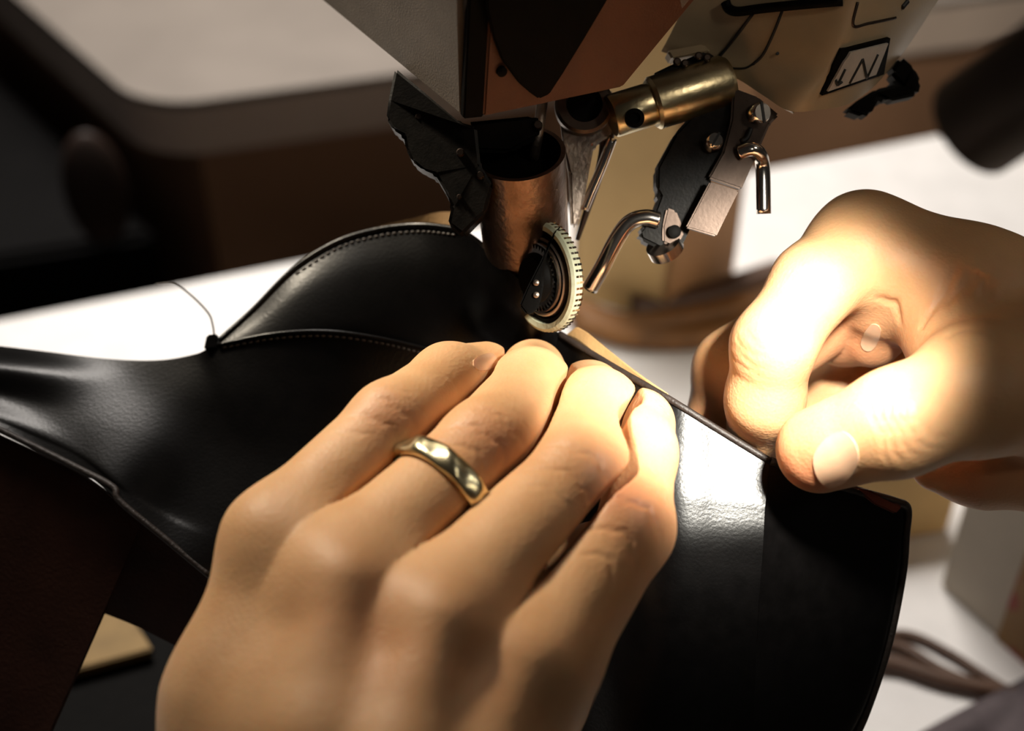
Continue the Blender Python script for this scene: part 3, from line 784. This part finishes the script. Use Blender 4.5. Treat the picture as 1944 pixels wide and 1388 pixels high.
# left hand
LF = [
 [(532, 1030, 237, 9.2), (745, 806, 251, 7.6), (852, 724, 266, 6.9), (922, 704, 278, 5.8)],
 [(655, 1105, 230, 10.2), (924, 852, 249, 8.5), (1008, 740, 269, 7.6), (1012, 706, 283, 6.6)],
 [(835, 1180, 226, 10.6), (1104, 906, 246, 8.9), (1134, 783, 264, 7.9), (1118, 752, 277, 7.2)],
 [(1000, 1262, 228, 10.8), (1182, 1002, 243, 8.6), (1202, 862, 256, 7.6), (1212, 806, 266, 7.0)],
]
LP = [
 [(532, 1030, 238, 9.2), (462, 1330, 234, 11.8), (430, 1620, 230, 13.0)],
 [(655, 1105, 232, 10.4), (600, 1400, 224, 12.5), (560, 1660, 220, 13.0)],
 [(835, 1180, 228, 10.8), (760, 1450, 219, 12.5), (700, 1700, 214, 13.0)],
 [(1000, 1262, 230, 11.0), (905, 1480, 222, 11.5), (840, 1700, 218, 12.0)],
 [(590, 1065, 243, 6.5), (650, 1008, 246, 5.4)],
 [(745, 1135, 238, 6.5), (805, 1078, 243, 5.6)],
 [(925, 1215, 236, 7.0), (990, 1150, 241, 5.6)],
 # wrist and forearm, below the picture
 [(560, 1620, 224, 14.0), (600, 1800, 222, 16.0), (610, 2060, 224, 19.0)],
 [(740, 1650, 218, 14.0), (700, 1820, 218, 16.0), (690, 2060, 222, 19.0)],
 # thumb, behind the index finger
 [(900, 1560, 236, 12.0), (1010, 1300, 250, 9.0), (1080, 1160, 260, 8.0), (1130, 1060, 264, 7.0)],
 # tendons
 [(655, 1105, 221, 3.0), (600, 1400, 212.5, 2.6), (560, 1660, 208, 2.0)],
 [(835, 1180, 216.5, 3.0), (760, 1450, 207.5, 2.6), (700, 1700, 202, 2.0)],
 [(1000, 1262, 219, 3.0), (900, 1480, 212, 2.4), (840, 1700, 207, 2.0)],
]
LR = [(740, 795, 243, 5.5, .5), (930, 835, 241, 6, .55), (1140, 905, 238, 7, .5), (1215, 970, 238, 7, .55),
      (860, 880, 252, 8, .35), (1020, 900, 250, 8, .3), (1190, 1020, 240, 8, .3), (640, 1160, 222, 9, .3), (760, 1230, 216, 10, .3), (905, 1300, 216, 9, .25),
      (935, 700, 278, 5, .25), (1110, 730, 275, 5, .3)]
LC = []
LC += cr(740, 800, 244, (240, -216, 60), 5.0, [(-2.4, .5), (-1.0, .8), (0.4, .9), (1.8, .6)], bend=0.02)
LC += cr(928, 842, 241, (269, -253, 80), 6.5, [(-3.0, .5), (-1.6, .9), (-0.2, 1.0), (1.2, .9), (2.6, .5)], bend=0.02)
LC += cr(1110, 898, 238, (240, -262, 80), 6.5, [(-3.0, .5), (-1.4, .8), (0.2, 1.0), (1.8, .7)], bend=0.02)
LC += cr(1200, 985, 238, (120, -260, 80), 6.0, [(-3.5, .7), (-2.0, 1.0), (-0.5, 1.3), (1.0, 1.1), (2.5, .7)], bend=0.03)
LC += cr(845, 728, 260, (107, -82, 60), 4.5, [(-0.8, .5), (0.6, .6)])
LC += cr(1003, 748, 262, (84, -112, 100), 5, [(-0.8, .4), (0.6, .5)])
LC += cr(1130, 790, 258, (40, -123, 90), 5, [(-0.8, .4), (0.6, .5)])
lo_y = C(900, 2020, 225)[1]
left = build_hand('hand', LF, LP, 8.5, 5.0, 3.0, LR, LC, 'hand wearing a gold ring, pressing the black leather flat', cut=((-200, lo_y, -400), (200, 200, 0)))
lb = bvh_of(left)
nail(left, lb, 920, 688, 21, -8, 7, 13)

# right hand
RF = [
 [(1640, 470, 276, 10.4), (1545, 540, 268, 7.8), (1468, 655, 263, 7.5), (1452, 758, 268, 7.1), (1441, 818, 275.5, 6.4)],
 [(1700, 490, 292, 10.4), (1398, 705, 285, 8.5), (1378, 800, 288, 7.6), (1404, 880, 290, 6.9)],
 [(1745, 520, 303, 9.8), (1612, 572, 302, 7.2), (1600, 628, 293, 6.8), (1656, 640, 286, 6.2)],
 [(1775, 580, 312, 9.0), (1610, 740, 314, 9.5), (1555, 800, 310, 7.5)],
 [(1990, 715, 258, 13.0), (1860, 742, 249, 11.0), (1704, 802, 245, 9.2), (1556, 854, 255.5, 7.9)],
]
RP = [
 [(1642, 470, 274, 10.6), (1850, 560, 272, 12.0), (2090, 660, 270, 15.0)],
 [(1700, 490, 290, 10.4), (1880, 580, 290, 12.0), (2090, 680, 288, 15.0)],
 [(1745, 525, 301, 9.6), (1900, 640, 300, 11.0), (2090, 720, 296, 14.0)],
 [(1775, 580, 306, 8.6), (1900, 760, 300, 10.0), (2090, 800, 290, 14.0)],
 [(1860, 742, 250, 10.8), (2000, 725, 262, 13.0), (2120, 720, 272, 14.0)],
 [(1695, 505, 279, 8.5), (1672, 570, 281, 7.0), (1664, 600, 285, 5.0)],
 [(2080, 680, 278, 16.0), (2330, 760, 280, 19.0)],
 [(2080, 760, 288, 16.0), (2330, 800, 292, 19.0)],
 [(1810, 560, 278, 8.0), (1812, 650, 266, 7.2), (1850, 720, 254, 8.0)],
 [(1770, 888, 276, 4.0), (1860, 882, 274, 7.2), (2020, 880, 272, 9.0), (2120, 860, 272, 9.0)],
]
RR_ = [(1500, 890, 250, 6.5, .85), (1555, 920, 250, 6, .55), (1395, 700, 256, 6, .35), (1330, 760, 282, 8, .45), (1410, 820, 268, 6, .3),
       (1700, 800, 239, 6, .25), (1600, 640, 276, 8, .4), (1690, 620, 285, 10, .45), (1540, 715, 262, 6, .5), (1600, 720, 290, 12, .6), (1850, 900, 266, 12, .5), (1760, 650, 266, 6, .25)]
RC_ = []
RC_ += cr(1700, 800, 236, (-150, 52, 10), 6.5, [(-2.6, .7), (-1.3, 1.1), (0.0, 1.3), (1.3, 1.2), (2.6, .8)], bend=0.02, depth=0.3)
RC_ += cr(1400, 690, 255, (-30, 115, 10), 5, [(-3.0, .7), (-1.8, .9), (-0.4, 1.0), (1.0, .9), (2.4, .8), (4.5, .6)], depth=0.2)
RC_ += cr(1760, 560, 268, (60, 5, -20), 9, [(-2.0, .9), (0.4, 1.3), (2.4, 1.0), (4.4, .8), (6.5, .6)], width=0.7, depth=0.75, bend=0.01)
RC_ += cr(1850, 800, 250, (60, 20, 0), 9, [(0, .7), (2, .7), (4, .6), (6, .6)], width=0.7, depth=0.35)
cut_x = C(2300, 700, 270)[0]
right = build_hand('hand', RF, RP, 7.0, 3.5, 3.0, RR_, RC_, 'bare hand pinching the leather edge between thumb and index finger', gap=0.0, cut=((-200, -200, -400), (cut_x, 200, 0)))
rb = bvh_of(right)
nail(right, rb, 1588, 872, 36, -32, 20, 38)
nail(right, rb, 1654, 640, 12, -24, 13, 8)

# shirt sleeves, outside the picture
def sleeve(hand, pts, r0, r1):
    cen = [W(np.array(p)) for p in catmull(pts, 30)]
    v, f = [], []
    path = cen; rad = [(r0+(r1-r0)*i/29)/1000.0*(1+0.05*math.sin(i*1.7)) for i in range(30)]
    vo, fo = tube_vf(path, 0.03, 28, rr=rad); vi, fi = tube_vf(path, 0.03, 28, rr=[q-0.0015 for q in rad])
    n = len(vo); v = list(vo)+list(vi)
    f = [q for q in fo if len(q) == 4] + [tuple(n+k for k in q)[::-1] for q in fi if len(q) == 4]
    for k in range(28):
        j = (k+1) % 28
        f.append((k, n+k, n+j, j)); f.append((29*28+k, 29*28+j, n+29*28+j, n+29*28+k))
    return obj('shirt_sleeve', v, f, M['cloth'], hand, smooth=True)
sleeve(left, [C(655, 1900, 221), C(650, 2200, 218), C(600, 2700, 202), C(500, 3400, 186)], 30, 42)
sleeve(right, [C(2190, 745, 284), C(2450, 800, 288), C(2900, 900, 292), C(3500, 1050, 300)], 31, 44)

# ring on the ring finger
ra = C(655, 1105, 230); rbp = C(924, 852, 249)
tpar = 0.665; rc = ra+(rbp-ra)*tpar
ax = (W(rbp)-W(ra)).normalized(); x_, y_, z_ = frame(ax)
Rr = (10.2+(8.9-10.2)*tpar)/1000.0 + 0.00005
nA, nB = 160, 18; vv = []; ff = []
for i in range(nA):
    a = 2*math.pi*i/nA
    for k in range(nB):
        b = 2*math.pi*k/nB
        s = math.cos(b); t = math.sin(b)
        wd = 0.0022; th = 0.0010
        ridge = 0.00028*max(0.0, t)*math.sin(9*a + s*1.9)
        rr_ = Rr + th*0.55 + (th*t + ridge)
        q = W(rc) + ax*(wd*s*abs(s)**-0.3 if abs(s) > 1e-3 else 0) + (x_*math.cos(a)+y_*math.sin(a))*rr_
        vv.append(q)
for i in range(nA):
    for k in range(nB):
        ff.append((i*nB+k, i*nB+(k+1) % nB, ((i+1) % nA)*nB+(k+1) % nB, ((i+1) % nA)*nB+k))
rg = obj('finger_ring', vv, ff, M['ring'], smooth=True)
tag(rg, 'gold band with a twisted groove on the ring finger', 'ring')
# ------------------------------------------------------------------ gooseneck lamp
lax = (LAMP_AIM-LAMP_TIP).normalized()
lbx = Vector((0.34, 0.10, TABLE_Z))
lamp = thing('gooseneck_lamp', 'dark grey gooseneck work lamp with cylindrical head above the pinching hand', 'lamp', lbx)
lr = 0.0068
lathe('lamp_head', LAMP_TIP, -lax, [(0.0, lr*0.93), (0.0, lr), (0.004, lr), (0.050, lr), (0.056, lr*0.7), (0.060, lr*0.45), (0.060, 0.0), (0.003, 0.0), (0.003, lr*0.93)], M['lamp'], lamp, n=48, closed=True)
lathe('lens', LAMP_TIP - lax*0.002, -lax, [(0, lr*0.9), (0.0008, lr*0.9)], M['lens'], lamp, n=32)
hb = LAMP_TIP - lax*0.058
nk = [hb, hb-lax*0.04+Vector((0.01, 0, 0.0)), Vector((0.26, 0.06, 1.10)), Vector((0.33, 0.09, 0.98)), Vector((0.34, 0.10, TABLE_Z+0.02))]
nkp = [Vector(p) for p in catmull([tuple(p) for p in nk], 60)]
v, f = tube_vf(nkp, 0.0045, 14); obj('gooseneck', v, f, M['lamp'], lamp, smooth=True)
lathe('lamp_base', lbx, UP, [(0, 0.035), (0.012, 0.035), (0.018, 0.028), (0.022, 0.008)], M['lamp'], lamp, n=40)

# ------------------------------------------------------------------ things on the table
def stand_box(name, label, cat, base_px, h, depth, mats, group=None, z=TABLE_Z):
    """base_px: left, near corner, right on the table"""
    a, b, c = [Pz(x, y, z) for x, y in base_px]
    d = a + (c-b)
    t = thing(name, label, cat, Vector((b.x, b.y, z)))
    return t, (a, b, c, d)
bt, q = stand_box('cardboard_box', 'tan cardboard box standing behind the needle', 'box', [(1085, 560), (1262, 612), (1392, 520)], 0.13, 0, None)
a, b, c, d = q
th = 0.002; H = 0.155
def wall(name, p0, p1, inner, h, material, parent, z0=0.0):
    lp = [p0+UP*z0, p1+UP*z0, p1+UP*h, p0+UP*h]
    return prism(name, lp, inner*th, material, parent)
ca = (a-b).normalized(); cc = (c-b).normalized()
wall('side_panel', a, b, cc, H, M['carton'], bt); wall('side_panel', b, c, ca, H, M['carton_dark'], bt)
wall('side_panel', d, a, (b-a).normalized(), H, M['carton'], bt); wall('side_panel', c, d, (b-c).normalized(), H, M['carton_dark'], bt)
prism('box_lid', [p+UP*H for p in (a, b, c, d)], UP*0.002, M['carton'], bt)

# rolled straps lying in front of the box
for i, (pts, r, lab) in enumerate((
    ([(1090, 590), (1180, 620), (1290, 606), (1420, 580), (1500, 560)], 0.006, 'brown leather strap lying along the foot of the cardboard box'),
    ([(1100, 610), (1200, 640), (1330, 640), (1440, 610), (1520, 590)], 0.0055, 'olive brown leather strap nearest the hands on the table'),
    ([(1200, 585), (1300, 575), (1400, 545), (1480, 520)], 0.0065, 'dark brown leather strap beside the box corner'))):
    pp = [Pz(x, y, TABLE_Z+r*0.75) for x, y in pts]
    pp = [Vector(p) for p in catmull([tuple(p) for p in pp], 30)]
    v, f = tube_vf(pp, r, 14)
    # flatten: a strap on edge, not a hose
    v = [Vector((p.x, p.y, TABLE_Z+0.0002+(p.z-TABLE_Z-r*0.75+r)*0.8)) for p in v]
    o = obj('leather_strap', v, f, M['strap'] if i != 2 else M['cord'], smooth=True); tag(o, lab, 'strap', 'leather straps by the box')

# wooden block under the pinching hand
wbk, q = stand_box('wooden_block', 'pale wooden block on the table below the thumb', 'wood block', [(1560, 1050), (1700, 1030), (1830, 1005)], 0.06, 0, None)
a = Pz(1560, 1052, TABLE_Z); b = Pz(1800, 1012, TABLE_Z)
bk_ = Vector((-(b-a).y, (b-a).x, 0)).normalized()
o = prism('block', [a, b, b+bk_*0.06, a+bk_*0.06], UP*0.035, M['carton'], wbk, bevel=0.0015)

# white carton with a printed end
b0 = Pz(1783, 1112, TABLE_Z); b1 = Pz(1893, 1212, TABLE_Z); b2 = Pz(1990, 1300, TABLE_Z)
wc_ = thing('white_carton', 'white carton with orange printed end at the table edge', 'carton', b0)
dd = (b2-b0).normalized(); pr = Vector((-dd.y, dd.x, 0)).normalized()
if pr.x < 0: pr = -pr
e1 = b0+dd*(b1-b0).length; e2 = b0+dd*(b2-b0).length
prism('carton_body', [b0, e2, e2+pr*0.05, b0+pr*0.05], UP*0.09, M['box_white'], wc_, bevel=0.001)
prism('printed_panel', [e1-pr*0.0006, e2-pr*0.0006, e2-pr*0.0006+UP*0.088, e1-pr*0.0006+UP*0.088], pr*0.0005, M['print'], wc_)

# cords lying on the table
for i, pts in enumerate(([(1640, 1215), (1720, 1205), (1800, 1240), (1880, 1292), (1960, 1340)], [(1640, 1220), (1710, 1228), (1780, 1270), (1850, 1300), (1950, 1330)], [(1630, 1258), (1700, 1262), (1780, 1288), (1860, 1306), (1950, 1322)])):
    r = (0.0016, 0.0019, 0.0026)[i]
    pp = [Vector(p) for p in catmull([tuple(Pz(x, y, TABLE_Z+r)) for x, y in pts], 30)]
    v, f = tube_vf(pp, r, 10)
    o = obj('power_cord', v, f, M['cord'], smooth=True)
    tag(o, ('thin brown cord furthest up the table below the wooden block', 'middle brown cord between the thin and the thick one', 'thickest brown cord nearest the grey cloth')[i], 'cord', 'cords on the table')

# grey cloth in the corner
g = []
for j in range(22):
    r = []
    for i in range(30):
        s = i/29; t = j/21
        px = 1690+s*420; py = 1440-s*235+t*200
        p = Pz(px, py, TABLE_Z)
        hgt = 0.004+0.016*math.sin(min(1, t*2)*math.pi/2)*(0.6+0.4*math.sin(s*7+t*3))
        if j == 0: hgt = 0.0005
        r.append(p+UP*hgt)
    g.append(r)
o = sheet('grey_cloth', None, 30, 22, 0.001, M['cloth'], None, grid=g); tag(o, 'crumpled dark grey cloth on the table corner', 'cloth')

# wooden tray below the leather's brown lining
ta_ = Pz(140, 1290, TABLE_Z+0.031); tb2 = Pz(280, 1252, TABLE_Z+0.031); tc2 = Pz(190, 1190, TABLE_Z+0.031)
o = prism('wood_offcut', [ta_, tb2+(tb2-ta_)*0.1, tc2+(tc2-ta_)*0.6, ta_+(ta_-tb2)*0.6], UP*0.004, M['offcut'], None, bevel=0.0005)
tag(o, 'tan wood offcut lying on the black machine bed', 'wood')
